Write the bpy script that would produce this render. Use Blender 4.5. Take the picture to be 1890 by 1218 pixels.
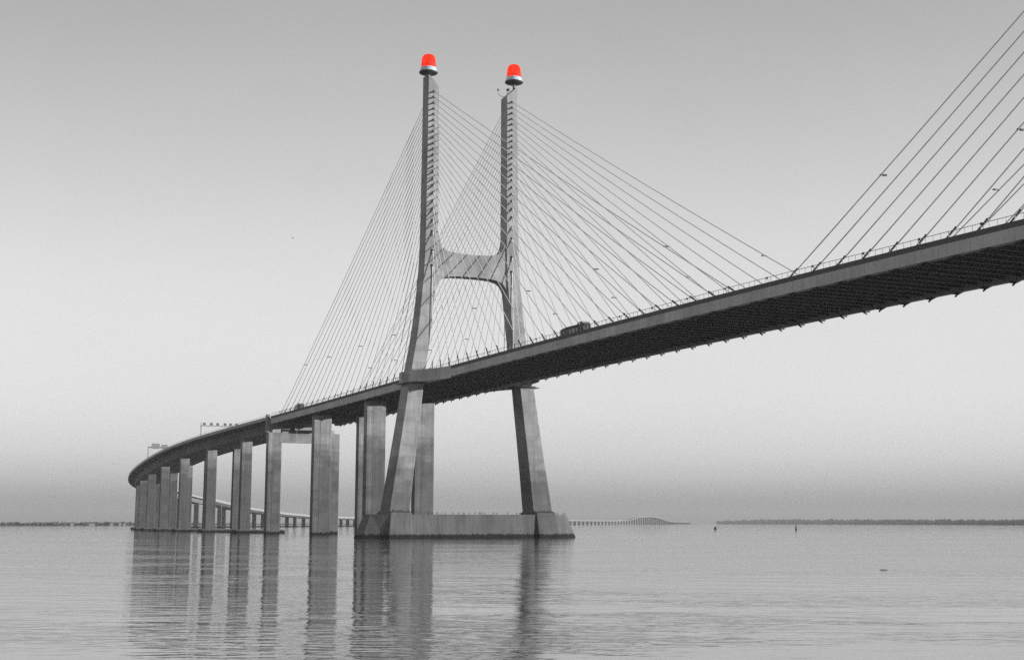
import bpy, bmesh, math, random
import numpy as np
from mathutils import Matrix, Vector

random.seed(7)
rng = np.random.default_rng(11)
SC = bpy.context.scene
for o in list(bpy.data.objects):
    bpy.data.objects.remove(o, do_unlink=True)
COL = SC.collection
R = math.radians

# ------------------------------------------------------------------ camera
YAW, PITCH = 2.68765, 0.155147
cam_d = bpy.data.cameras.new('camera')
cam_d.sensor_fit = 'HORIZONTAL'
cam_d.sensor_width = 36.0
cam_d.lens = 2690.0 / 1890.0 * 36.0
cam_d.shift_x = (945 - 1000) / 1890.0
cam_d.shift_y = (545 - 609) / 1890.0
cam_d.clip_start = 0.5
cam_d.clip_end = 90000
cam = bpy.data.objects.new('camera', cam_d)
COL.objects.link(cam)
f = Vector((math.cos(YAW) * math.cos(PITCH), math.sin(YAW) * math.cos(PITCH), math.sin(PITCH)))
r = Vector((math.sin(YAW), -math.cos(YAW), 0))
u = r.cross(f)
M = Matrix(((r.x, u.x, -f.x, 487.75), (r.y, u.y, -f.y, -208.34), (r.z, u.z, -f.z, 5.146), (0, 0, 0, 1)))
cam.matrix_world = M
SC.camera = cam

# ------------------------------------------------------------------ world, sun, exposure
SUN_EL = R(4.2)
SUN_AZ = math.atan2(0.83, 0.56)          # direction towards the sun, from +X anticlockwise
S = Vector((math.cos(SUN_AZ) * math.cos(SUN_EL), math.sin(SUN_AZ) * math.cos(SUN_EL), math.sin(SUN_EL)))
world = bpy.data.worlds.new('World')
SC.world = world
world.use_nodes = True
nt = world.node_tree
nt.nodes.clear()
W = nt.nodes.new
out = W('ShaderNodeOutputWorld')
bg = W('ShaderNodeBackground')
bg.inputs['Strength'].default_value = 0.10
sky = W('ShaderNodeTexSky')
sky.sky_type = 'NISHITA'
sky.sun_disc = False
sky.sun_elevation = R(24.0)
sky.sun_rotation = math.atan2(S.x, S.y)
sky.air_density = 1.0
sky.dust_density = 2.0
bw = W('ShaderNodeRGBToBW')
nt.links.new(sky.outputs[0], bw.inputs[0])
# neutral, hazy sky: the Nishita luminance shaped by elevation (grey smog layer low down, bright mid, darker zenith)
tc = W('ShaderNodeTexCoord')
sep = W('ShaderNodeSeparateXYZ')
nt.links.new(tc.outputs['Generated'], sep.inputs[0])
mx = W('ShaderNodeMath'); mx.operation = 'MAXIMUM'; mx.inputs[1].default_value = 0.0
nt.links.new(sep.outputs['Z'], mx.inputs[0])
sq = W('ShaderNodeMath'); sq.operation = 'SQRT'
nt.links.new(mx.outputs[0], sq.inputs[0])
ramp = W('ShaderNodeValToRGB')
nt.links.new(sq.outputs[0], ramp.inputs[0])
SKY = [(0.0, .24), (.07, .26), (.13, .41), (.17, .58), (.215, .73), (.29, .85), (.40, .81), (.49, .645), (.585, .45), (.78, .36), (1.0, .33)]
el = ramp.color_ramp.elements
el[0].position, el[0].color = SKY[0][0], (SKY[0][1],) * 3 + (1,)
el[1].position, el[1].color = SKY[-1][0], (SKY[-1][1],) * 3 + (1,)
for p_, v_ in SKY[1:-1]:
    e = el.new(p_); e.color = (v_, v_, v_, 1)
ramp.color_ramp.interpolation = 'B_SPLINE'
nm = W('ShaderNodeMath'); nm.operation = 'MULTIPLY_ADD'
nm.inputs[1].default_value = 0.09; nm.inputs[2].default_value = 7.0
nt.links.new(bw.outputs[0], nm.inputs[0])
ml = W('ShaderNodeMath'); ml.operation = 'MULTIPLY'
nt.links.new(ramp.outputs[0], ml.inputs[0]); nt.links.new(nm.outputs[0], ml.inputs[1])
# faint uneven veils of haze
mp = W('ShaderNodeMapping'); mp.inputs['Scale'].default_value = (2.6, 2.6, 6.0)
nt.links.new(tc.outputs['Generated'], mp.inputs[0])
nz_ = W('ShaderNodeTexNoise'); nz_.inputs['Scale'].default_value = 1.0; nz_.inputs['Detail'].default_value = 5
nt.links.new(mp.outputs[0], nz_.inputs['Vector'])
mr_ = W('ShaderNodeMapRange'); nt.links.new(nz_.outputs[0], mr_.inputs[0])
for i_, v_ in enumerate((.25, .75, .965, 1.035)): mr_.inputs[i_ + 1].default_value = v_
m2_ = W('ShaderNodeMath'); m2_.operation = 'MULTIPLY'
nt.links.new(ml.outputs[0], m2_.inputs[0]); nt.links.new(mr_.outputs[0], m2_.inputs[1])
ml = m2_
nt.links.new(ml.outputs[0], bg.inputs['Color'])
nt.links.new(bg.outputs[0], out.inputs[0])

sun_d = bpy.data.lights.new('sun', 'SUN')
sun_d.energy = 5.0
sun_d.angle = R(0.5)
sun_d.color = (1.0, 0.998, 0.995)
sun = bpy.data.objects.new('sun', sun_d)
sun.rotation_euler = (-S).to_track_quat('-Z', 'Y').to_euler()
sun.location = (600, 900, 400)
COL.objects.link(sun)

SC.view_settings.view_transform = 'Standard'
SC.view_settings.look = 'None'
SC.view_settings.exposure = 0.4
SC.view_settings.gamma = 1.0
SC.view_settings.use_curve_mapping = False
SC.render.engine = 'CYCLES'
SC.cycles.max_bounces = 6
SC.cycles.volume_bounces = 0
SC.cycles.use_denoising = False      # keep the sampling grain: the photograph is grainy

# ------------------------------------------------------------------ materials
def new_mat(name):
    m = bpy.data.materials.new(name); m.use_nodes = True
    n = m.node_tree; n.nodes.clear()
    o = n.nodes.new('ShaderNodeOutputMaterial'); b = n.nodes.new('ShaderNodeBsdfPrincipled')
    n.links.new(b.outputs[0], o.inputs[0])
    return m, n, b

def g(v): return (v, v, v, 1)

def math_node(n, op, a=None, b=None, c=None):
    k = n.nodes.new('ShaderNodeMath'); k.operation = op
    for i, v in enumerate((a, b, c)):
        if v is None: continue
        if isinstance(v, (int, float)): k.inputs[i].default_value = v
        else: n.links.new(v, k.inputs[i])
    return k.outputs[0]

def maprange(n, v, a, b, c, d, smooth=False):
    k = n.nodes.new('ShaderNodeMapRange')
    if smooth: k.interpolation_type = 'SMOOTHSTEP'
    n.links.new(v, k.inputs[0])
    for i, x in enumerate((a, b, c, d)): k.inputs[i + 1].default_value = x
    return k.outputs[0]

def noise(n, vec, scale, detail=4, rough=.6):
    k = n.nodes.new('ShaderNodeTexNoise'); k.inputs['Scale'].default_value = scale
    k.inputs['Detail'].default_value = detail; k.inputs['Roughness'].default_value = rough
    if vec is not None: n.links.new(vec, k.inputs['Vector'])
    return k.outputs[0]

def mapping(n, vec, scale=(1, 1, 1), rot=(0, 0, 0)):
    k = n.nodes.new('ShaderNodeMapping'); n.links.new(vec, k.inputs[0])
    k.inputs['Scale'].default_value = scale; k.inputs['Rotation'].default_value = rot
    return k.outputs[0]

def plain(name, v, rough=.7, metal=0, spec=.3, var=.12):
    m, n, b = new_mat(name)
    geo = n.nodes.new('ShaderNodeNewGeometry')
    nz = noise(n, geo.outputs['Position'], .7, 4)
    f_ = maprange(n, nz, .3, .7, 1 - var, 1 + var)
    col = n.nodes.new('ShaderNodeMixRGB'); col.blend_type = 'MULTIPLY'; col.inputs[0].default_value = 1
    col.inputs[1].default_value = v if isinstance(v, tuple) else g(v)
    n.links.new(f_, col.inputs[2])
    n.links.new(col.outputs[0], b.inputs['Base Color'])
    b.inputs['Roughness'].default_value = rough; b.inputs['Metallic'].default_value = metal
    b.inputs['Specular IOR Level'].default_value = spec
    return m

def concrete(name, v, lift=4.2, low_z=0.0, low_f=.72, band=1.2, var=.14, streak=.16, seed=0.0, tide=True, xj=0.0):
    """weathered cast concrete: pour lifts, vertical run stains, blotches, tide mark, darker lower lifts"""
    m, n, b = new_mat(name)
    geo = n.nodes.new('ShaderNodeNewGeometry')
    pos = geo.outputs['Position']
    sp = n.nodes.new('ShaderNodeSeparateXYZ'); n.links.new(pos, sp.inputs[0]); z = sp.outputs['Z']
    blot = noise(n, mapping(n, pos, (.11, .11, .16)), 1.0, 5)
    fine = noise(n, pos, 1.9, 5, .7)
    run = noise(n, mapping(n, pos, (.9, .9, .035)), 1.0, 4)
    # pour lifts: a tone of its own per lift, with a thin joint line
    zl = math_node(n, 'DIVIDE', math_node(n, 'ADD', z, seed), lift)
    fl = math_node(n, 'FLOOR', zl)
    wn = n.nodes.new('ShaderNodeTexWhiteNoise'); wn.noise_dimensions = '2D'
    cb = n.nodes.new('ShaderNodeCombineXYZ')
    n.links.new(fl, cb.inputs[0])
    n.links.new(math_node(n, 'FLOOR', math_node(n, 'DIVIDE', sp.outputs['Y'], 3.7)), cb.inputs[1])
    n.links.new(cb.outputs[0], wn.inputs['Vector'])
    t = maprange(n, wn.outputs['Value'], 0, 1, 1 - .13, 1 + .10)
    t = math_node(n, 'MULTIPLY', t, maprange(n, blot, .3, .7, 1 - var, 1 + var))
    t = math_node(n, 'MULTIPLY', t, maprange(n, fine, .3, .7, .93, 1.06))
    t = math_node(n, 'MULTIPLY', t, maprange(n, run, .42, .68, 1.03, 1 - streak))
    fr = math_node(n, 'FRACT', zl)
    joint = maprange(n, fr, 0.0, 0.035, .74, 1.0)
    t = math_node(n, 'MULTIPLY', t, joint)
    if xj:
        fx = math_node(n, 'FRACT', math_node(n, 'DIVIDE', sp.outputs['X'], xj))
        t = math_node(n, 'MULTIPLY', t, maprange(n, fx, .0, .014, .72, 1.0))
        wx = n.nodes.new('ShaderNodeTexWhiteNoise'); wx.noise_dimensions = '1D'
        n.links.new(math_node(n, 'FLOOR', math_node(n, 'DIVIDE', sp.outputs['X'], xj)), wx.inputs['W'])
        t = math_node(n, 'MULTIPLY', t, maprange(n, wx.outputs['Value'], 0, 1, .90, 1.08))
        drip = noise(n, mapping(n, pos, (1.6, 1.6, .12)), 1.0, 4)
        t = math_node(n, 'MULTIPLY', t, maprange(n, drip, .5, .72, 1.0, .72))
    if low_z:  # lower lifts fade to a darker tone below this height
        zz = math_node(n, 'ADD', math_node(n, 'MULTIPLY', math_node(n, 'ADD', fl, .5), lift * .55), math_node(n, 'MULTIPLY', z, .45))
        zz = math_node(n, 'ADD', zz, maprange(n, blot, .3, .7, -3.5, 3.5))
        t = math_node(n, 'MULTIPLY', t, maprange(n, zz, low_z - 6, low_z + 9, low_f, 1.0, True))
    if tide:
        zt = math_node(n, 'ADD', z, maprange(n, noise(n, mapping(n, pos, (1.1, 1.1, .4)), 1, 5, .7), .3, .7, -.5, .42))
        t = math_node(n, 'MULTIPLY', t, maprange(n, zt, band - .25, band + .3, .12, 1.0, True))
    c = n.nodes.new('ShaderNodeMixRGB'); c.blend_type = 'MULTIPLY'; c.inputs[0].default_value = 1
    c.inputs[1].default_value = g(v); n.links.new(t, c.inputs[2])
    n.links.new(c.outputs[0], b.inputs['Base Color'])
    b.inputs['Roughness'].default_value = .85
    b.inputs['Specular IOR Level'].default_value = .2
    bp = n.nodes.new('ShaderNodeBump'); bp.inputs['Strength'].default_value = .35; bp.inputs['Distance'].default_value = .06
    n.links.new(fine, bp.inputs['Height']); n.links.new(bp.outputs[0], b.inputs['Normal'])
    return m

MAT = {
    'pylon': concrete('pylon_concrete', .285, 4.2, low_z=24, low_f=.47, seed=1.0, var=.22, streak=.18),
    'pier': concrete('pier_concrete', .25, 5.0, low_z=35, low_f=.43, var=.24, streak=.18),
    'approach': concrete('approach_concrete', .235, 6.0, low_z=39, low_f=.41, streak=.14),
    'footing': concrete('footing_concrete', .12, 9.0, band=1.35, streak=.22, var=.2),
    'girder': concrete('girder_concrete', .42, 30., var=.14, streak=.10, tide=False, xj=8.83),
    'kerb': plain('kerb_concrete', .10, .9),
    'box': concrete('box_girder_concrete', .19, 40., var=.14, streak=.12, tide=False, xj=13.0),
    'parapet': plain('parapet_concrete', .34, .9, var=.16),
    'far': concrete('far_viaduct_concrete', .30, 20, var=.06, streak=.05),
    'farparapet': plain('pale_parapet', .30, .9, var=.06),
    'asphalt': plain('asphalt', .05, .9),
    'steel': plain('dark_steel', .10, .55, .0, .4),
    'rail': plain('galvanised_rail', .22, .5, .3),
    'cable': plain('cable_sheath', .60, .5, 0, .4, .08),
    'sleeve': plain('cable_sleeve', .035, .5),
    'recess_shade': plain('anchor_recess_shade', .02, .9),  # near-black: shade of the anchor recesses put into the colour
    'sign': plain('sign_white', .45, .6, var=.05),
    'signback': plain('sign_back', .28, .5, .2),
    'letter': plain('letter_black', .03, .7),
    'tyre': plain('tyre_rubber', .02, .9),
    'glass': plain('dark_glass', .02, .08, 0, .6),
    'tarp': plain('dark_tarpaulin', .06, .7),
    'white': plain('white_paint', .6, .5),
    'grey': plain('grey_paint', .30, .5),
    'feather': plain('dark_plumage', .03, .8),
    'buoy': plain('buoy_paint', .035, .5),
    'wood': plain('wet_driftwood', .03, .6),
    'leaf': plain('far_foliage', .085, .95, var=.45),
    'ground': plain('shore_ground', .10, .95),
    'wall': plain('far_house_wall', .30, .9, var=.05),
    'roof': plain('far_house_roof', .16, .9),
    'ring': plain('beacon_ring', (.46, .53, .63, 1), .3, .0, .5, .06),
    'under': plain('beacon_base', (.025, .028, .02, 1), .5),
}
m, n, b = new_mat('beacon_lens')
b.inputs['Base Color'].default_value = (.25, .006, .003, 1)
b.inputs['Roughness'].default_value = .6
b.inputs['Specular IOR Level'].default_value = .06
b.inputs['Emission Color'].default_value = (1.0, .032, .010, 1)
b.inputs['Emission Strength'].default_value = .8
MAT['lens'] = m

# water
m, n, b = new_mat('river_water')
tcn = n.nodes.new('ShaderNodeTexCoord')
ob = tcn.outputs['Object']
rotz = -(YAW)
def wave(sx, sy, det, rough, dr=0.0):
    # sx = length along the line of sight, sy = crest length
    return noise(n, mapping(n, mapping(n, ob, rot=(0, 0, rotz + dr)), (1 / sx, 1 / sy, 1)), 1.0, det, rough)
w1 = wave(1.7, 4.2, 3, .55, .05)
w2 = wave(.42, 2.6, 3, .6, -.04)
w3 = wave(4.2, 10.0, 2, .5, .09)
patch = maprange(n, wave(45., 160., 3, .6, .06), .36, .66, .72, 1.12, True)
h = math_node(n, 'ADD', math_node(n, 'MULTIPLY', w1, .050), math_node(n, 'MULTIPLY', w2, .0075))
h = math_node(n, 'MULTIPLY', h, patch)
h = math_node(n, 'ADD', h, math_node(n, 'MULTIPLY', w3, .055))
# wind-ruffled patches: sharper little crests
def crest(v, pw): return math_node(n, 'POWER', math_node(n, 'SUBTRACT', 1.0, math_node(n, 'ABSOLUTE', math_node(n, 'MULTIPLY_ADD', v, 2.0, -1.0))), pw)
gust = maprange(n, wave(26., 70., 4, .65, .12), .44, .60, .05, 1.0, True)
cr = math_node(n, 'ADD', math_node(n, 'MULTIPLY', crest(wave(2.0, 4.8, 2, .5, .1), 5.0), .034), math_node(n, 'MULTIPLY', crest(wave(.9, 3.0, 2, .5, -.02), 4.0), .008))
h = math_node(n, 'ADD', h, math_node(n, 'MULTIPLY', cr, gust))
bp = n.nodes.new('ShaderNodeBump'); bp.inputs['Strength'].default_value = 1.0; bp.inputs['Distance'].default_value = 1.0
n.links.new(h, bp.inputs['Height']); n.links.new(bp.outputs[0], b.inputs['Normal'])
b.inputs['Base Color'].default_value = g(.17)
b.inputs['Roughness'].default_value = .04
b.inputs['IOR'].default_value = 1.6
MAT['water'] = m

# ------------------------------------------------------------------ helpers
ORG = {}
def mesh(name, verts, faces, mat=None, smooth=False):
    me = bpy.data.meshes.new(name)
    me.from_pydata([tuple(map(float, v)) for v in verts], [], [tuple(f_) for f_ in faces])
    if mat: me.materials.append(MAT[mat])
    bm = bmesh.new(); bm.from_mesh(me)
    bmesh.ops.recalc_face_normals(bm, faces=bm.faces)
    bm.to_mesh(me); bm.free()
    if smooth:
        for p in me.polygons: p.use_smooth = True
    return me

def put(name, me, parent=None, loc=None, rot=None, kind=None):
    """link an object; loc is in world space (parents carry no rotation unless they are placed last)"""
    o = bpy.data.objects.new(name, me)
    COL.objects.link(o)
    w = Vector(loc) if loc is not None else Vector((0, 0, 0))
    if parent is not None:
        o.parent = parent
        o.location = w - ORG[parent.name]
    else:
        o.location = w
    if rot: o.rotation_euler = rot
    ORG[o.name] = w
    if kind: o['kind'] = kind
    return o

def thing(name, loc, label, cat, group=None, rz=0):
    o = bpy.data.objects.new(name, None)
    o.empty_display_size = 2
    COL.objects.link(o); o.location = loc; o.rotation_euler = (0, 0, rz)
    o['label'] = label; o['category'] = cat
    if group: o['group'] = group
    ORG[o.name] = Vector(loc)
    return o

def tag(o, label, cat, group=None):
    o['label'] = label; o['category'] = cat
    if group: o['group'] = group
    return o

class MB:
    def __init__(s): s.v = []; s.f = []
    def add(s, v, f_):
        k = len(s.v); s.v += [tuple(x) for x in v]; s.f += [tuple(i + k for i in q) for q in f_]; return s
    def box(s, x0, x1, y0, y1, z0, z1):
        v = [(x0, y0, z0), (x1, y0, z0), (x1, y1, z0), (x0, y1, z0), (x0, y0, z1), (x1, y0, z1), (x1, y1, z1), (x0, y1, z1)]
        return s.add(v, [(0, 3, 2, 1), (4, 5, 6, 7), (0, 1, 5, 4), (1, 2, 6, 5), (2, 3, 7, 6), (3, 0, 4, 7)])
    def loft(s, rings):
        k = len(rings[0]); v = [p for rg in rings for p in rg]; f_ = []
        for i in range(len(rings) - 1):
            for j in range(k):
                a, b_ = i * k + j, i * k + (j + 1) % k
                f_.append((a, b_, b_ + k, a + k))
        f_.append(tuple(range(k - 1, -1, -1))); f_.append(tuple(range((len(rings) - 1) * k, len(rings) * k)))
        return s.add(v, f_)
    def tube(s, pts, rad, k=6):
        pts = [Vector(p) for p in pts]; rings = []
        for i, p in enumerate(pts):
            d = (pts[min(i + 1, len(pts) - 1)] - pts[max(i - 1, 0)]).normalized()
            a = d.orthogonal() if abs(d.z) > .99 else d.cross(Vector((0, 0, 1)))
            a.normalize(); b_ = d.cross(a)
            rr = rad[i] if isinstance(rad, (list, tuple)) else rad
            rings.append([p + (a * math.cos(t) + b_ * math.sin(t)) * rr for t in [2 * math.pi * q / k for q in range(k)]])
        return s.loft(rings)
    def lathe(s, prof, c=(0, 0, 0), k=28):
        rings = [[(c[0] + rr * math.cos(2 * math.pi * q / k), c[1] + rr * math.sin(2 * math.pi * q / k), c[2] + z) for q in range(k)] for rr, z in prof]
        return s.loft(rings)
    def prism(s, poly, axis, a, b_):
        def P(p, t):
            return {'x': (t, p[0], p[1]), 'y': (p[0], t, p[1]), 'z': (p[0], p[1], t)}[axis]
        return s.loft([[P(p, a) for p in poly], [P(p, b_) for p in poly]])
    def me(s, name, mat, smooth=False): return mesh(name, s.v, s.f, mat, smooth)

def part(name, mb, mat, parent, smooth=False, kind=None):
    """mb holds world coordinates; the object sits at its parent's origin"""
    o_ = ORG[parent.name]
    mb.v = [(v[0] - o_.x, v[1] - o_.y, v[2] - o_.z) for v in mb.v]
    o = put(name, mb.me(name, mat, smooth), parent, o_)
    if kind: o['kind'] = kind
    return o

# ------------------------------------------------------------------ bridge alignment
RC, S0, TURN = 2400.0, 350.0, R(36)
def axis(s):
    """centre line at chainage s (s = -X on the straight), heading angle"""
    if s < S0: return (-s, 0.0), math.pi
    t = min((s - S0) / RC, TURN); hd = math.pi - t
    x, y = -S0 - RC * math.sin(t), RC * (1 - math.cos(t))
    e = s - S0 - RC * TURN
    if e > 0: x += e * math.cos(hd); y += e * math.sin(hd)
    return (x, y), hd

ZT = [(-700, 52), (-600, 54.5), (-420, 58.9), (-210, 60.0), (-100, 59.7), (0, 58.9), (100, 57.5), (205, 56.3), (300, 55.6), (393, 54.0), (463, 52.2),
      (540, 49.4), (631, 46.4), (750, 43.6), (950, 40.6), (1200, 37.2), (1390, 33.6), (1515, 28.2), (1690, 21.9), (1835, 18.0), (1965, 15.6), (2230, 14.4), (3200, 14.4),
      (4700, 15.0), (5700, 15.5), (6200, 18), (6700, 33), (7000, 39), (7400, 40), (7800, 33), (8300, 19), (8900, 15), (12000, 12)]
_s = np.array([a for a, _ in ZT], float); _z = np.array([b_ for _, b_ in ZT], float)
_ss = np.arange(-700, 12001, 5.0); _zz = np.interp(_ss, _s, _z)
_k = np.hanning(41); _k /= _k.sum()
_zz = np.convolve(np.pad(_zz, 20, 'edge'), _k, 'valid')
def ztop(s): return float(np.interp(s, _ss, _zz))

def at(s, o, z=0.0):
    (x, y), hd = axis(s)
    return (x - math.sin(hd) * o, y + math.cos(hd) * o, z)

def sweep(section, s0, s1, ds, mb=None):
    """closed section [(lateral o, z below deck edge)] carried along the alignment"""
    mb = mb or MB(); k = max(1, int(math.ceil((s1 - s0) / ds))); rings = []
    for i in range(k + 1):
        s = s0 + (s1 - s0) * i / k; zt = ztop(s)
        sec = section(s) if callable(section) else section
        rings.append([at(s, o, zt + z) for o, z in sec])
    return mb.loft(rings)

# ------------------------------------------------------------------ water
wm = MB(); N = 20000
wm.add([(-N, -N, 0), (N, -N, 0), (N, N, 0), (-N, N, 0)], [(0, 1, 2, 3)])
water = put('river_water', wm.me('river_water', 'water'))
water['kind'] = 'structure'

# ------------------------------------------------------------------ main deck
SD0, SD1 = -470.0, 203.6
deck = thing('bridge_deck', (0, 0, 0), 'long straight cable-stayed bridge deck with grey edge girder and dark underside', 'bridge deck')
for sg, nm_ in ((1, 'near'), (-1, 'far')):
    part('edge_girder', sweep([(sg * 15.3, -3.75), (sg * 17.0, -3.75), (sg * 17.0, -1.25), (sg * 15.3, -1.25)], SD0, SD1, 8.83), 'girder', deck)
    part('kerb', sweep([(sg * 16.2, -1.248), (sg * 16.88, -1.248), (sg * 16.88, -.06), (sg * 16.2, -.06)], SD0, SD1, 8.83), 'kerb', deck)
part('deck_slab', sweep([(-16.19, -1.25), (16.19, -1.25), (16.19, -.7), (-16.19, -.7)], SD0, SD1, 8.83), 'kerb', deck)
part('road_surface', sweep([(-15.9, -.696), (15.9, -.696), (15.9, -.62), (-15.9, -.62)], SD0, SD1, 8.83), 'asphalt', deck)
part('median_barrier', sweep([(-.35, -.616), (.35, -.616), (.12, .25), (-.12, .25)], SD0, SD1, 8.83), 'parapet', deck)
# steel cross beams (I section), one mesh shared
cb_ = MB().prism([(-.32, -1.95), (.32, -1.95), (.32, -1.87), (.05, -1.87), (.05, -.02), (-.05, -.02), (-.05, -1.87), (-.32, -1.87)], 'y', -15.28, 15.28).me('cross_beam', 'steel')
k = 0
s = SD0 + 3
while s < SD1 - 1:
    put('cross_beam', cb_, deck, (-s, 0, ztop(s) - 1.25)); s += 4.415
# two lines of stringers under the slab
for o_ in (-7.2, 7.2):
    part('stringer', sweep([(o_ - .25, -2.1), (o_ + .25, -2.1), (o_ + .25, -1.262), (o_ - .25, -1.262)], SD0, SD1, 8.83), 'steel', deck)

def railing(parent, o, s0, s1, step, hgt=1.15, ds=8.83):
    mb = MB()
    for zz in (hgt,):
        sweep([(o - .05, zz - .05), (o + .05, zz - .05), (o + .05, zz + .05), (o - .05, zz + .05)], s0, s1, ds, mb)
    s = s0 + .3
    while s < s1:
        x, y, z = at(s, o, ztop(s)); mb.box(x - .05, x + .05, y - .05, y + .05, z - .07, z + hgt)
        s += step
    return part('railing', mb, 'rail', parent, kind='stuff')
railing(deck, 16.55, SD0, SD1, 2.2)
railing(deck, -16.55, SD0, SD1, 2.2)
# small marker lamps leaning over the kerb
ml_ = MB()
ml_.tube([(0, 0, -.1), (0, 0, .75), (-.25, 0, 1.05)], .06, 6).lathe([(.02, .86), (.2, .92), (.3, 1.1), (.26, 1.32), (.05, 1.42)], (-.4, 0, 0), 10)
ml_me = ml_.me('marker_lamp', 'steel', True)
s = -300.0
while s < 200:
    put('marker_lamp', ml_me, deck, (-s + .5, -16.3, ztop(s))); s += 17.5

# ------------------------------------------------------------------ pylons
# (z, inner |Y|, outer |Y|, half depth)
PROF = [(8.6, 24.0, 31.8, 4.7), (24, 22.4, 29.3, 4.35), (39, 20.7, 26.9, 4.05), (55.5, 18.75, 24.5, 3.7), (70, 16.7, 21.95, 3.35), (77, 15.8, 21.0, 3.2), (84, 15.0, 20.2, 3.05),
        (90, 14.3, 19.65, 2.95), (96, 13.85, 19.2, 2.9), (104, 13.62, 18.85, 2.85), (116, 13.6, 18.65, 2.8), (137, 13.6, 18.45, 2.75), (164.6, 13.6, 18.3, 2.7)]
ZK = [97.5, 103.1, 110.1, 114.3, 118.3, 121.4, 124.4, 127.2, 129.7, 132.3, 134.4, 136.6, 138.7, 140.9, 143.0, 145.2, 147.5, 149.6, 151.8, 154.0, 156.1, 158.3, 160.5, 162.6]

def leg_half(z):
    for a, b_ in zip(PROF, PROF[1:]):
        if a[0] <= z <= b_[0]:
            t = (z - a[0]) / (b_[0] - a[0]); return [a[i] + (b_[i] - a[i]) * t for i in range(1, 4)]
    return PROF[-1][1:]

def ring(yi, yo, hx, z, sg, x0, c=.22):
    """rectangle with small chamfers, in plan"""
    P = [(hx - c, yi), (hx, yi + c), (hx, yo - c), (hx - c, yo), (-hx + c, yo), (-hx, yo - c), (-hx, yi + c), (-hx + c, yi)]
    return [(x0 + x, sg * y, z) for x, y in P]

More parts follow.
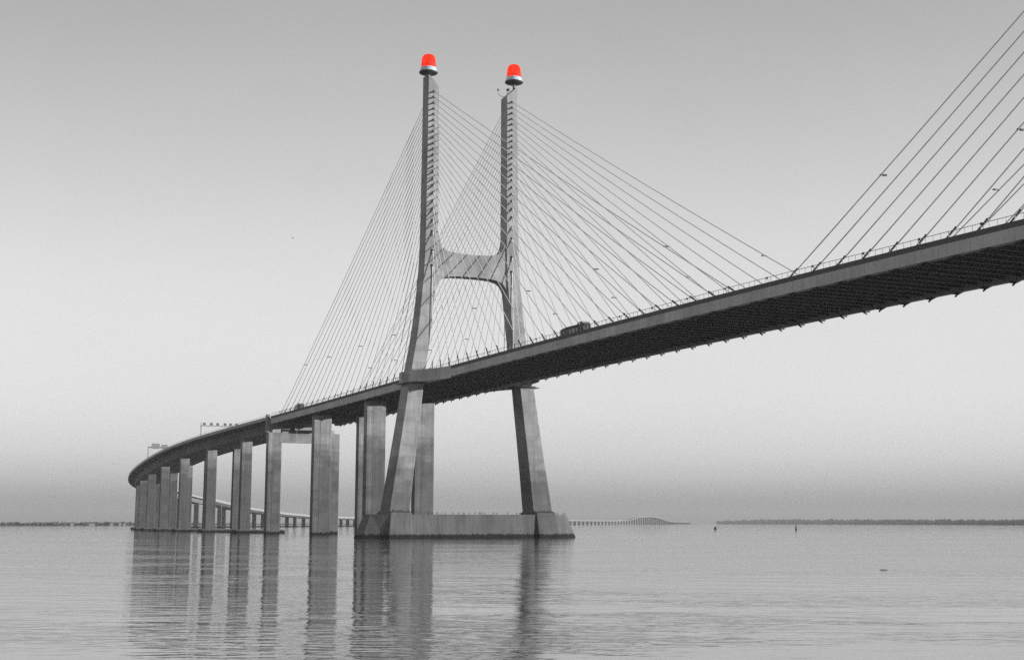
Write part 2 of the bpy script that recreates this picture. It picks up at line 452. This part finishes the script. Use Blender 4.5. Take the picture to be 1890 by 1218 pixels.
cable_me_cache = {}
def build_pylon(x0, label, cables, sides):
    py = thing('cable_pylon', (x0, 0, 0), label, 'pylon')
    for sg in (-1, 1):
        mb = MB()
        rings = [ring(yi, yo, hx, z, sg, x0) for z, yi, yo, hx in PROF]
        # slanted top: high on the outside, low on the inside
        yi, yo, hx = 13.6, 18.3, 2.7
        top = []
        for (x, y, z) in rings[-1]:
            d = (abs(y) - yi) / (yo - yi)
            top.append((x, y, 164.7 + 4.3 * min(1.0, d / .74)))
        rings.append(top)
        mb.loft(rings)
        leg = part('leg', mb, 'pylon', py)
        # black plugs, slightly proud, standing in for the shaded anchor recesses
        nb = MB()
        for q in (1, -1):
            if q * 1 not in sides: continue
            for z in ZK:
                hx = leg_half(z)[2]
                X = x0 + q * hx
                nb.loft([[(X + q * d, sg * 15.9 + a * w_, z + b2 * h_ + dz) for a, b2 in ((-1, -1), (1, -1), (1, 1), (-1, 1))]
                         for d, w_, h_, dz in ((-.3, .36, .46, 0), (.04, .36, .46, 0), (.45, .24, .24, -.16))])
        part('anchor_shade_plug', nb, 'recess_shade', leg, kind='stuff')
    # upper cross beam with curved haunches
    T = [(14.4, 112.0), (13.55, 110.0), (13.25, 108.0), (12.85, 106.3), (12.1, 104.9), (10.9, 103.9), (9.2, 103.25), (6.5, 102.9), (3, 102.7)]
    B = [(3, 94.3), (6.5, 94.2), (9.2, 93.9), (11.2, 93.4), (12.6, 92.5), (13.5, 91.2), (14.2, 89.6), (14.8, 87.6), (15.6, 86.5)]
    poly = [(y, z) for y, z in T] + [(-y, z) for y, z in reversed(T)] + [(-y, z) for y, z in reversed(B)][::1] + [(y, z) for y, z in B]
    poly = [(y, z) for y, z in T] + [(-y, z) for y, z in T[::-1]] + [(-y, z) for y, z in B[::-1]] + [(y, z) for y, z in B]
    part('cross_beam', MB().prism(poly, 'x', x0 - 2.45, x0 + 2.45), 'pylon', py)
    # nibs joining deck and legs, with thin inspection platform
    for sg in (-1, 1):
        zt = ztop(-x0)
        for q in (1, -1):
            pl = [(x0 + q * 3.2, sg * 16.95), (x0 + q * 24, sg * 16.97), (x0 + q * 15, sg * 18.6), (x0 + q * 8.5, sg * 21.2), (x0 + q * 7.4, sg * 24.2), (x0 + q * 3.2, sg * 24.6)]
            part('deck_nib', MB().prism(pl, 'z', zt - 4.1, zt + .12), 'girder', py)
        part('inspection_platform', MB().prism([(x0 - 5.4, sg * 18.0), (x0 + 5.4, sg * 18.0), (x0 + 5.4, sg * 26.2), (x0 - 5.4, sg * 26.2)], 'z', zt - 4.45, zt - 4.2), 'steel', py)
    # footing: long wall with pointed ends, and the proud leg pedestals
    def hexa(hx, yc, yt, tip, z):
        return [(x0 + hx, -yc, z), (x0 + tip, -yt, z), (x0 - tip, -yt, z), (x0 - hx, -yc, z), (x0 - hx, yc, z), (x0 - tip, yt, z), (x0 + tip, yt, z), (x0 + hx, yc, z)]
    ft = part('footing', MB().loft([hexa(7.4, 33.9, 42.0, 4.7, -3), hexa(7.3, 33.8, 41.3, 4.6, 0), hexa(6.5, 32.4, 38.0, 3.6, 8.3)]), 'footing', py)
    for sg in (-1, 1):
        part('pedestal', MB().loft([ring(24.2, 33.6, 8.9, -3, sg, x0, .5), ring(24.2, 33.3, 8.6, 0, sg, x0, .5), ring(23.9, 32.2, 6.8, 8.9, sg, x0, .5), ring(24.05, 31.9, 5.2, 9.5, sg, x0, .5)]), 'footing', py)
    # stay cables
    for sg in (-1, 1):
        for q in sides:
            for k in range(1, 25):
                if cables == 'main':
                    X = q * (4.59 + (k - 1) * 8.83)
                elif q > 0: X = 4.59 + (k - 1) * 8.83
                else: X = -(4.6 + (k - 1) * 8.45 if k <= 22 else {23: 191., 24: 197.}[k])
                hx = leg_half(ZK[k - 1])[2]
                A = Vector((x0 + q * (hx + .1), sg * 15.9, ZK[k - 1])); Xw = x0 + X
                Bt = Vector((Xw, sg * 16.05, ztop(-Xw) - 4.6))
                L = (Bt - A).length; Hh = abs(Xw - x0)
                pts = [A.lerp(Bt, t) - Vector((0, 0, 4 * t * (1 - t) * Hh * .0045)) for t in [i / 8 for i in range(9)]]
                cb2 = part('stay_cable', MB().tube(pts, .135, 6), 'cable', py)
                dA = (Bt - A).normalized()
                part('anchor_pipe', MB().tube([A - dA * .3, A + dA * .8, A + dA * 2.6], [.33, .29, .125], 10), 'cable', cb2)
                # dark guide sleeve where the cable meets the deck
                d = (A - Bt).normalized(); e0 = (ztop(-Xw) - Bt.z) / max(d.z, .2)
                slv = MB().tube([Bt, Bt + d * (e0 + 3.0)], .21, 8)
                slv.tube([Bt + d * (e0 + 3.0), Bt + d * (e0 + 3.3)], .25, 8)
                part('guide_sleeve', slv, 'sleeve', cb2)
                if k in (7, 13, 19, 24):      # luminaire clamped to the cable above the roadway
                    t = (A.z - 77.0) / (A.z - Bt.z); c_ = A.lerp(Bt, t) - Vector((0, 0, 4 * t * (1 - t) * Hh * .0045))
                    lm = MB()
                    lm.box(c_.x - .16, c_.x + .16, c_.y - .16, c_.y + .16, c_.z - .12, c_.z + .2)
                    w_ = -sg
                    lm.loft([[(c_.x + a * h1, c_.y + w_ * dy, c_.z + .1 + b2 * h2) for a, b2 in ((-1, -1), (1, -1), (1, 1), (-1, 1))]
                             for dy, h1, h2 in ((.1, .1, .08), (.4, .12, .09), (.55, .26, .15), (1.35, .3, .17), (1.6, .16, .08))])
                    part('luminaire', lm, 'steel', cb2)
                # wedge anchor block under the girder
                if abs(X) > 14:
                    dirx = 1 if X > 0 else -1
                    zb = ztop(-Xw) - 3.75
                    run_ = 1.9
                    ab = MB().prism([(Xw - dirx * run_, zb + .25), (Xw - dirx * run_, zb - .02), (Xw - dirx * .15, zb - .42), (Xw + dirx * .2, zb - .38), (Xw + dirx * .35, zb + .25)], 'y', sg * 15.42, sg * 16.88)
                    part('anchor_block', ab, 'kerb', deck)
    return py

pylon = build_pylon(0.0, 'tall H-shaped concrete bridge pylon with red beacons on top and fans of stay cables', 'both', (1, -1))
pylon2 = build_pylon(420.0, 'fan of dark stay cables entering at the right edge, from a pylon outside the frame', 'main', (-1,))

# ------------------------------------------------------------------ red beacons
def beacon(loc, label):
    t = thing('warning_beacon', loc, label, 'beacon', 'red beacons on the pylon tops')
    x, y, z = loc
    part('mounting_stem', MB().lathe([(.5, -2.0), (.5, .05), (.9, .4)], loc, 14), 'steel', t)
    part('beacon_base', MB().lathe([(.7, .35), (2.2, .55), (3.3, .95), (3.52, 1.3), (3.42, 1.5)], loc, 40), 'under', t, True)
    part('collar_ring', MB().lathe([(3.44, 1.502), (3.16, 2.05), (2.92, 2.8), (2.78, 3.2)], loc, 40), 'ring', t, True)
    lens = part('lens_dome', MB().lathe([(2.7, 3.202), (2.72, 3.5), (2.66, 5.2), (2.5, 6.6), (2.2, 7.45), (1.7, 8.0), (.9, 8.3), (.05, 8.36)], loc, 40), 'lens', t, True)
    lm = MB()
    for a0, a1 in ((-100, -62), (-45, 10), (20, 70), (80, 130)):
        rr = [[((2.735 + d) * math.cos(R(a0 + (a1 - a0) * i / 6)) + x, (2.735 + d) * math.sin(R(a0 + (a1 - a0) * i / 6)) + y, z + zz) for d, zz in ((0, 3.95), (.03, 3.95), (.03, 4.15), (0, 4.15))] for i in range(7)]
        lm.loft(rr)
    part('catch', lm, 'under', lens)
    return t
beacon((0.0, -17.2, 169.1), 'red warning beacon on the left pylon leg, nearer the camera and slightly higher')
beacon((0.0, 17.8, 170.1), 'red warning beacon on the right pylon leg, beside a small antenna')
an = thing('antenna', (0, 13.9, 165.0), 'thin bent antenna sticking out left from the top of the right pylon leg', 'antenna')
part('mast', MB().tube([(0, 13.9, 165.0), (0, 12.2, 165.3), (0, 11.3, 166.0), (0, 11.2, 167.2)], .09, 6), 'steel', an)
part('antenna_head', MB().box(-.25, .25, 10.9, 11.5, 167.2, 168.0), 'steel', an)
part('bracket', MB().tube([(0, 15.2, 166.5), (0, 14.6, 168.2), (.4, 15.3, 168.6), (0, 16.0, 168.0)], .1, 6).box(-.4, .4, 14.9, 15.7, 167.7, 168.5), 'steel', an)

# ------------------------------------------------------------------ piers
def place(s, a, o, z):
    """a = along the deck, towards the camera end"""
    (x, y), hd = axis(s)
    return (x - math.cos(hd) * a - math.sin(hd) * o, y - math.sin(hd) * a + math.cos(hd) * o, z)

def pier_leg(s, o0, o1, hd_, z0, z1, groove=.08, batter=0.0):
    w = o1 - o0; g0, g1 = o0 + w * .16, o0 + w * .28
    def rg(z, e=0.0):
        h = hd_ + e
        P = [(h - .2, o0 - e), (h, o0 + .2 - e), (h, o0 + w * .62), (h - groove, o0 + w * .66), (h - groove, o0 + w * .78), (h, o0 + w * .82), (h, o1 - .2 + e), (h - .2, o1 + e),
             (-h + .2, o1 + e), (-h, o1 - .2 + e), (-h, o0 + .2 - e), (-h + .2, o0 - e)]
        return [place(s, a, o, z) for a, o in P]
    return MB().loft([rg(z0, batter), rg(z1)])

def side_pier(s, label):
    (x, y), hd = axis(s)
    t = thing('bridge_pier', (x, y, 0), label, 'bridge pier', 'piers under the bridge')
    for sg in (1, -1):
        o0, o1 = (6.2, 14.4) if sg > 0 else (-14.9, -6.4)
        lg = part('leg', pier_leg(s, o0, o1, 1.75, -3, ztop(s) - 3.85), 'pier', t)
        bb = MB()
        c0 = (o0 + o1) / 2
        for dd in (-2, 2):
            p0 = place(s, 0, c0 + dd, 0); bb.box(p0[0] - .6, p0[0] + .6, p0[1] - .6, p0[1] + .6, ztop(s) - 3.85, ztop(s) - 3.15)
        part('bearing', bb, 'steel', lg)
    return t
side_pier(72.0, 'twin-legged concrete pier right behind the left pylon leg')
side_pier(142.6, 'broad twin-legged concrete pier between the pylon and the portal pier')

# portal pier where the stayed deck meets the curved approach
sP = 205.6
tp = thing('portal_pier', (-sP, 0, 0), 'portal-shaped concrete pier with cross beam and a lettered board under the deck', 'bridge pier', 'piers under the bridge')
zt = ztop(sP)
for sg in (1, -1):
    o0, o1 = (10.9, 17.7) if sg > 0 else (-18.3, -10.9)
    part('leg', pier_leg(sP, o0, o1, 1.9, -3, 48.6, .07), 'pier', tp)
    of = sg * 17.05
    if sg > 0: part('end_fin', MB().prism([(-sP - 1.4, -of), (-sP + 1.4, -of), (-sP + 1.4, -of - sg * 1.35), (-sP - 1.4, -of - sg * 1.35)], 'z', 48.605, zt + .9), 'pier', tp)
    part('bearing_block', MB().box(-sP - 1.2, -sP + 1.4, -sg * 11.5, -sg * 15.6, 48.605, zt - 6.0), 'parapet', tp)
part('cross_beam', MB().box(-sP - 1.6, -sP + 1.6, -10.87, 10.87, 43.9, 48.3), 'pier', tp)
part('shelf_plinth', MB().box(-sP - 1.3, -sP + 1.3, -10.6, -7.6, 48.305, 49.2), 'pier', tp)
bd = thing('sign_board', (-sP + 2.2, 0, 48.9), 'pale board with dark letters under the deck of the portal pier', 'sign')
part('panel', MB().box(-sP + 2.1, -sP + 2.3, -4.7, 6.2, 50.0, 53.2), 'signback', bd)
for y_ in (-3.9, 5.1): part('bracket', MB().box(-sP + 1.4, -sP + 2.08, y_, y_ + .3, 48.31, 52.8), 'steel', bd)
def letters(txt, loc, size, rot, parent, mat):
    c = bpy.data.curves.new('lettering', 'FONT'); c.body = txt; c.size = size; c.extrude = .02; c.offset = .02
    tmp = bpy.data.objects.new('lettering', c); COL.objects.link(tmp)
    dg = bpy.context.evaluated_depsgraph_get(); me = bpy.data.meshes.new_from_object(tmp.evaluated_get(dg))
    bpy.data.objects.remove(tmp, do_unlink=True)
    me.materials.clear(); me.materials.append(MAT[mat]); me.name = 'lettering'
    return put('lettering', me, parent, loc, rot)
letters('NA', (-sP + 2.33, -3.7, 50.85), 2.1, (R(90), 0, R(90)), bd, 'letter')

# curved approach viaduct
def box_sec(s):
    dp = 6.2
    return [(-17, -1.45), (-12.2, -2.2), (-10.6, -dp), (10.6, -dp), (12.2, -2.2), (17, -1.45), (17, -1.0), (-17, -1.0)]
ap = thing('approach_viaduct', at(204.8, 0, 0), 'curved concrete approach viaduct sweeping away to the left edge of the bridge', 'viaduct')
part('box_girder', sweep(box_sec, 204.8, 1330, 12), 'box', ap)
for sg in (1, -1):
    part('parapet', sweep([(sg * 16.62, -.998), (sg * 17.12, -1.5 + .02), (sg * 17.12, 0.05), (sg * 16.8, .05)], 204.8, 1330, 12), 'parapet', ap)
    railing(ap, sg * 16.9, 204.8, 1330, 6.0, .75, 12)
part('road_surface', sweep([(-16.6, -.996), (16.6, -.996), (16.6, -.92), (-16.6, -.92)], 204.8, 1330, 12), 'asphalt', ap)

NAMES = ['concrete approach pier next to the portal pier, first of the curved row',
         'concrete approach pier, second of the curved row from the portal pier',
         'concrete approach pier, third of the curved row, under the gantry of lane signals',
         'concrete approach pier, fourth of the curved row from the portal pier',
         'concrete approach pier, fifth of the curved row, under the two sign panels',
         'leftmost clearly seen approach pier, sixth of the curved row']
i = 0
s = 204.6 + 78
while s < 1330:
    (x, y), hd = axis(s)
    lb = NAMES[i] if i < len(NAMES) else 'approach pier crowded together at the far bend of the viaduct'
    t = thing('approach_pier', (x, y, 0), lb, 'bridge pier', 'piers of the curved approach' if i < len(NAMES) else 'piers at the far bend')
    for sg in (1, -1):
        o0, o1 = (4.9, 10.5) if sg > 0 else (-10.5, -4.9)
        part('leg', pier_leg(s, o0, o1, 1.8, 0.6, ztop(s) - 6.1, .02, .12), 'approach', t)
    rgs = [[place(s, a, o, z) for a, o in ((-3.6, -13.6), (3.6, -13.6), (4.2, -12.4), (4.2, 12.4), (3.6, 13.6), (-3.6, 13.6), (-4.2, 12.4), (-4.2, -12.4))] for z in (-2.5, 2.0)]
    part('pile_cap', MB().loft(rgs), 'footing', t)
    s += 78; i += 1

# far low viaduct with the second, humped channel crossing
lv = thing('low_viaduct', at(1330, 0, 0), 'long low viaduct running away over the water to a humped channel crossing on the horizon', 'viaduct')
def low_sec(s): return [(-16, -1.3), (-9, -3.4), (9, -3.4), (16, -1.3), (16, .2), (-16, .2)]
part('deck', sweep(low_sec, 1330, 10500, 30), 'far', lv)
for sg in (1, -1):
    part('parapet', sweep([(sg * 15.6, .202), (sg * 16.1, .202), (sg * 16.1, 1.5), (sg * 15.6, 1.5)], 1330, 10500, 30), 'farparapet', lv)
s = 1330 + 40
while s < 10300:
    zt = ztop(s); step = 78 if s < 2600 else 104
    for sg in (1, -1):
        mb = MB(); c_ = sg * 6.5
        mb.loft([[place(s, a, c_ + o, z) for a, o in ((-1.6, -2.6), (1.6, -2.6), (1.6, 2.6), (-1.6, 2.6))] for z in (-1, zt - 3.35)])
        part('pier', mb, 'approach', lv)
    if s < 3000:
        part('pile_cap', MB().loft([[place(s, a, o, z) for a, o in ((-3.5, -12), (3.5, -12), (3.5, 12), (-3.5, 12))] for z in (-1, 1.6)]), 'footing', lv)
    s += step

# ------------------------------------------------------------------ gantries
gs = 352.0
gt = thing('lane_signal_gantry', at(gs, 16.4, ztop(gs)), 'thin gantry of lane signals across the curved approach deck', 'gantry')
def cross(mb, s, o0, o1, z0, z1, a0, a1):
    return mb.loft([[place(s, a, o, z) for a, z in ((a0, z0), (a1, z0), (a1, z1), (a0, z1))] for o in (o0, o1)])
z0 = ztop(gs)
for o_ in (16.4, -16.4):
    mb = MB(); cross(mb, gs, o_ - .22, o_ + .22, z0 - 1, z0 + 7.4, -.22, .22); part('post', mb, 'rail', gt)
mb = MB(); cross(mb, gs, -16.2, 16.2, z0 + 5.6, z0 + 6.25, -.3, .3); part('beam', mb, 'grey', gt)
for o_ in (14.6, 10.6, 6.9, 2.6, -.6, -4.0, -8.2, -12.0):
    mb = MB(); cross(mb, gs, o_ - .75, o_ + .75, z0 + 6.3, z0 + 7.7, .0, .45); part('signal_head', mb, 'steel', gt)
gs2 = 543.0
g2 = thing('direction_sign_gantry', at(gs2, 16.4, ztop(gs2)), 'gantry with two pale sign panels at the far left bend of the viaduct', 'gantry')
z0 = ztop(gs2)
for o_ in (16.4, -16.4):
    mb = MB(); cross(mb, gs2, o_ - .25, o_ + .25, z0 - 1, z0 + 8.6, -.25, .25); part('post', mb, 'rail', g2)
mb = MB(); cross(mb, gs2, -16.1, 16.1, z0 + 7.6, z0 + 8.4, -.3, .3); part('beam', mb, 'rail', g2)
for o0, o1, h0, h1 in ((8.8, 14.2, 6.9, 10.6), (3.4, 7.6, 6.9, 9.9)):
    mb = MB(); cross(mb, gs2, o0, o1, z0 + h0, z0 + h1, .4, .6); pn = part('sign_panel', mb, 'signback', g2)
    mb = MB()
    for q in range(3):
        zz = z0 + h0 + (h1 - h0) * (q + .5) / 3; cross(mb, gs2, o0 + .1, o1 - .1, zz - .08, zz + .08, .605, .7)
    part('panel_rib', mb, 'rail', pn)

# ------------------------------------------------------------------ vehicles on the deck
def wheel_me():
    prof = [(.1, -.16), (.42, -.17), (.5, -.1), (.5, .1), (.42, .17), (.1, .16)]
    mb = MB().lathe(prof, (0, 0, 0), 16)
    mb.v = [(x, z, y) for x, y, z in mb.v]
    return mb.me('wheel', 'tyre')
WH = wheel_me()
def truck(x, y, zr, label, trailer=10.5, covered=True, flip=1):
    """nose towards +X * flip"""
    t = thing('truck', (x, y, zr), label, 'truck')
    X = lambda a: x + flip * a
    def bx(mb, a0, a1, *r_): return mb.box(min(X(a0), X(a1)), max(X(a0), X(a1)), *r_)
    part('chassis', bx(MB(), 0, trailer + 4.4, y - .5, y + .5, zr + .75, zr + 1.05), 'steel', t)
    bed = part('load_bed', bx(MB(), 0, trailer, y - 1.25, y + 1.25, zr + 1.06, zr + 1.35), 'grey', t)
    if covered:
        prof = [(y - 1.25, zr + 1.36), (y + 1.25, zr + 1.36), (y + 1.25, zr + 3.7), (y + .8, zr + 4.05), (y - .8, zr + 4.05), (y - 1.25, zr + 3.7)]
        mb = MB().loft([[(X(a), yy, zz if zz < zr + 2 else zz - dz) for yy, zz in prof] for a, dz in ((0, .3), (3.0, .0), (trailer, .05))])
        part('tarpaulin', mb, 'tarp', bed)
        mb = MB()
        for q in range(6):
            a = .8 + q * (trailer - 1.6) / 5
            bx(mb, a - .16, a + .16, y - 1.30, y - 1.26, zr + 1.36, zr + 2.9)
        part('side_stake', mb, 'white', bed)
    else:
        mb = MB().loft([[(X(a), y + b_, zz) for a, b_ in ((0 + d, -1.2 + d * .4), (trailer - d, -1.2 + d * .4), (trailer - d, 1.2 - d * .4), (0 + d, 1.2 - d * .4))] for d, zz in ((0, zr + 1.36), (.3, zr + 2.6), (1.4, zr + 4.1))])
        part('tipper_load', mb, 'grey', bed)
    a0 = trailer + .5
    cab_ = MB().loft([[(X(a), y + b_, zz) for a, b_ in ((a0, -1.25), (a0 + l, -1.25), (a0 + l, 1.25), (a0, 1.25))] for l, zz in ((4.0, zr + .7), (4.0, zr + 2.3), (3.5, zr + 4.1))])
    c = part('cab', cab_, 'tarp', t)
    part('windscreen', MB().loft([[(X(a), y + b_, zz) for b_, zz in ((-1.1, zr + 2.4), (1.1, zr + 2.4), (1.1, zr + 3.6), (-1.1, zr + 3.6))] for a in (a0 + 3.75, a0 + 4.02)]), 'glass', c)
    part('roof_rack', bx(MB(), a0 + .1, a0 + 3.3, y - 1.2, y + 1.2, zr + 4.102, zr + 4.5), 'grey', c)
    for a in (1.4, 2.7, trailer - 2, a0 + 1.0, a0 + 3.0):
        for sg in (-1, 1):
            put('wheel', WH, t, (X(a), y + sg * 1.05, zr + .5))
    return t
truck(99.5, -11.5, ztop(-100) - .6, 'dark covered truck on the bridge deck, to the right of the pylon')
truck(-180.0, -11.5, ztop(180) - .6, 'small dark truck on the deck near the portal pier, left of the pylon', 5.2, False)

# ------------------------------------------------------------------ birds
def bird_me():
    mb = MB()
    mb.tube([(-.55, 0, .18), (-.3, 0, .35), (0, 0, .62), (.12, 0, .85), (.16, 0, 1.05), (.2, 0, 1.2), (.32, 0, 1.27), (.5, 0, 1.25)],
            [.04, .10, .2, .17, .08, .07, .08, .02], 8)
    mb.tube([(-.05, .07, .5), (-.02, .08, .0)], .03, 5).tube([(-.05, -.07, .5), (-.02, -.08, .0)], .03, 5)
    return mb.me('cormorant', 'feather', True)
BM = bird_me()
for yy in (-17.5, -16.2, -14.6, -13.9, -12.4, -11.1, -8.2, -6.0, -4.4, -3.9, -2.1, .2, 1.9, 2.4, 3.3, 4.1, 7.4, 8.9, 13.0, 16.6, 17.8):
    o = put('cormorant', BM, None, (6.05 + random.uniform(-.15, .2), yy, 8.3), (0, 0, random.uniform(0, 6.28)))
    o.scale = (.68,) * 3
    tag(o, 'dark cormorant standing along the top of the wall between the pylon legs', 'bird', 'cormorants on the footing wall')
for xx, yy in ((5.9, -30.5), (5.9, -28.6), (5.9, -27.9), (5.9, -25.0)):
    o = put('cormorant', BM, None, (xx, yy, 9.2), (0, 0, random.uniform(0, 6.28))); o.scale = (.68,) * 3
    tag(o, 'dark cormorant on the ledge at the foot of the left pylon leg', 'bird', 'cormorants on the left pedestal')
for xx, yy, zz in ((5.9, 26.0, 9.2), (5.9, 29.5, 9.2), (5.9, 30.3, 9.2), (2, 35.2, 8.3), (1, 37.9, 8.3), (1.3, 38.6, 8.3)):
    o = put('cormorant', BM, None, (xx, yy, zz), (0, 0, random.uniform(0, 6.28))); o.scale = (.68,) * 3
    tag(o, 'dark cormorant at the foot of the right pylon leg', 'bird', 'cormorants by the right pedestal')
gu = MB()
gu.tube([(-.5, 0, 0), (-.2, 0, .03), (.15, 0, .05), (.5, 0, .02)], [.03, .1, .12, .03], 8)
gu.loft([[(.15, y_, zz), (-.12, y_, zz), (-.12, y_, zz + .02), (.15, y_, zz + .02)] for y_, zz in ((-1.2, .25), (-.5, .32), (0, .06), (.5, .32), (1.2, .25))])
o = put('gull', gu.me('gull', 'feather'), None, (176.5, -118.3, 67.9), (0, 0, 1.0)); o.scale = (.45,) * 3
tag(o, 'tiny dark bird flying in the open sky left of the pylon', 'bird')

# ------------------------------------------------------------------ buoys and driftwood
bu = thing('navigation_buoy', (-577.8, 476.2, 0), 'dark round navigation buoy with a thin mast, left of the two on the right', 'buoy', 'navigation buoys')
part('float', MB().lathe([(.3, -.8), (1.2, -.5), (1.35, .6), (1.2, 1.7), (.8, 2.2), (.2, 2.4)], (-577.8, 476.2, 0), 18), 'buoy', bu, True)
part('mast', MB().tube([(-577.8, 476.2, 2.3), (-577.8, 476.2, 5.3)], .16, 6), 'rail', bu)
b2 = thing('navigation_buoy', (-426.2, 450.5, 0), 'slim dark pillar buoy, the right one of the two near the far shore', 'buoy', 'navigation buoys')
part('float', MB().lathe([(.3, -.6), (.8, -.3), (.85, .5), (.55, 1.4), (.3, 1.6)], (-426.2, 450.5, 0), 16), 'buoy', b2, True)
part('tower', MB().loft([[(-426.2 + a * h_, 450.5 + b_ * h_, z) for a, b_ in ((-1, -1), (1, -1), (1, 1), (-1, 1))] for h_, z in ((.5, 1.5), (.25, 3.6), (.2, 4.1))]), 'buoy', b2)
dw = MB().tube([(354.85, -101.4, -.02), (355.05, -101.15, .01), (355.25, -100.9, .01), (355.5, -100.6, -.02)], [.03, .05, .05, .03], 8)
dw.tube([(355.0, -101.2, .03), (355.0, -101.1, .1)], [.03, .015], 6)
o = put('driftwood', dw.me('driftwood', 'wood', True)); tag(o, 'dark piece of driftwood floating alone on the open water at right', 'driftwood')

# ------------------------------------------------------------------ far shores
CX, CY = 487.75, -208.34
def pol(az, d, z=0.0): return (CX + d * math.cos(R(az)), CY + d * math.sin(R(az)), z)
def ico(): 
    bm = bmesh.new(); bmesh.ops.create_icosphere(bm, subdivisions=1, radius=1)
    v = np.array([x.co[:] for x in bm.verts]); f_ = np.array([[q.index for q in fc.verts] for fc in bm.faces]); bm.free(); return v, f_
IV, IF = ico()
def shore(label_t, pts, hts, n, name):
    az = np.array([p_[0] for p_ in pts]); D = np.array([p_[1] for p_ in pts]); H_ = np.array(hts)
    order = np.argsort(az); az, D, H_ = az[order], D[order], H_[order]
    aa = np.linspace(az[0], az[-1], 160)
    dd = np.interp(aa, az, D) * (1 + .006 * np.sin(aa * 3.1) + .004 * np.sin(aa * 9.7 + 1))
    rings = []
    for a, d in zip(aa, dd):
        rings.append([pol(a, d, -1), pol(a, d + 25, .9), pol(a, d + 140, 2.2), pol(a, d + 900, 3.0), pol(a, d + 900, -1)])
    o = put(name, MB().loft(rings).me(name, 'ground')); o['kind'] = 'structure'
    V = []; F = []; c = 0
    for i in range(n):
        a = rng.uniform(az[0], az[-1]); d = np.interp(a, az, D); hh = np.interp(a, az, H_)
        # clumpy height
        hm = hh * (.40 + .07 * math.sin(a * 7.0 + 1.3) * math.sin(a * 2.3) + .5 * rng.random() ** 2.4)
        dep = rng.uniform(30, 400)
        x, y, _ = pol(a, d + dep)
        wdt = hm * rng.uniform(.35, .8)
        v = IV * (1 + rng.uniform(-.22, .22, IV.shape)); v = v * np.array([wdt, wdt, hm * .55]) + np.array([x, y, 1.6 + hm * .48])
        V.append(v); F.append(IF + c); c += len(IV)
    V = np.concatenate(V); F = np.concatenate(F)
    me = bpy.data.meshes.new('far_trees'); me.from_pydata(V.tolist(), [], F.tolist()); me.materials.append(MAT['leaf'])
    o = put('far_trees', me); o['kind'] = 'stuff'; o['label'] = label_t; o['category'] = 'trees'
shore('low hazy belt of trees along the left shore on the horizon', [(200, 2600), (186, 3000), (176, 3250), (172.5, 3300), (170, 3450), (167, 4000), (163, 6000), (160, 8000)], [9, 8.5, 8, 8.5, 9, 8, 6, 4.5], 4200, 'left_shore')
shore('low dark belt of trees along the right shore on the horizon', [(147.2, 11000), (145, 10000), (143.4, 9000), (140, 6600), (137, 5300), (135, 4600), (130, 3900), (115, 3000)], [29, 38, 33, 25, 20, 18, 16, 14], 6400, 'right_shore')
for i, (az_, d_, w_, h_) in enumerate(((171.65, 3290, 6, 4.5), (170.95, 3360, 13, 3.0), (169.95, 3430, 5, 5.5), (170.25, 3410, 7, 3.6), (169.78, 3440, 5, 4))):
    x, y, _ = pol(az_, d_ + 40); a_ = R(az_ + 90)
    lbl = ['small pale house among the trees on the left shore, furthest left', 'long low pale shed on the left shore', 'tall pale house on the left shore nearest the viaduct piers but one',
           'broad pale house on the left shore between the shed and the tall house', 'small pale house on the left shore right beside the viaduct piers'][i]
    t = thing('shore_house', (x, y, 1.2), lbl, 'house', 'houses on the left shore')
    def loc3(p_, q_, z_): return (x + math.cos(a_) * p_ - math.sin(a_) * q_, y + math.sin(a_) * p_ + math.cos(a_) * q_, z_)
    part('wall', MB().loft([[loc3(p_, q_, z_) for p_, q_ in ((-w_ / 2, -5), (w_ / 2, -5), (w_ / 2, 5), (-w_ / 2, 5))] for z_ in (.6, 1.2 + h_)]), 'wall', t)
    part('roof', MB().loft([[loc3(p_, q_, z_) for q_, z_ in ((-5.6, 1.202 + h_), (5.6, 1.202 + h_), (0, 3.4 + h_))] for p_ in (-w_ / 2 - .5, w_ / 2 + .5)]), 'roof', t)

# ------------------------------------------------------------------ haze
m = bpy.data.materials.new('haze_air'); m.use_nodes = True
n = m.node_tree; n.nodes.clear()
o_ = n.nodes.new('ShaderNodeOutputMaterial'); v_ = n.nodes.new('ShaderNodeVolumePrincipled')
v_.inputs['Color'].default_value = g(.60)
v_.inputs['Density'].default_value = 7.5e-5
v_.inputs['Anisotropy'].default_value = 0.0
n.links.new(v_.outputs[0], o_.inputs['Volume'])
MAT['haze'] = m
hz = put('haze', MB().box(-N - 400, N + 400, -N - 400, N + 400, -4.0, 190.0).me('haze', 'haze'))
hz['kind'] = 'stuff'
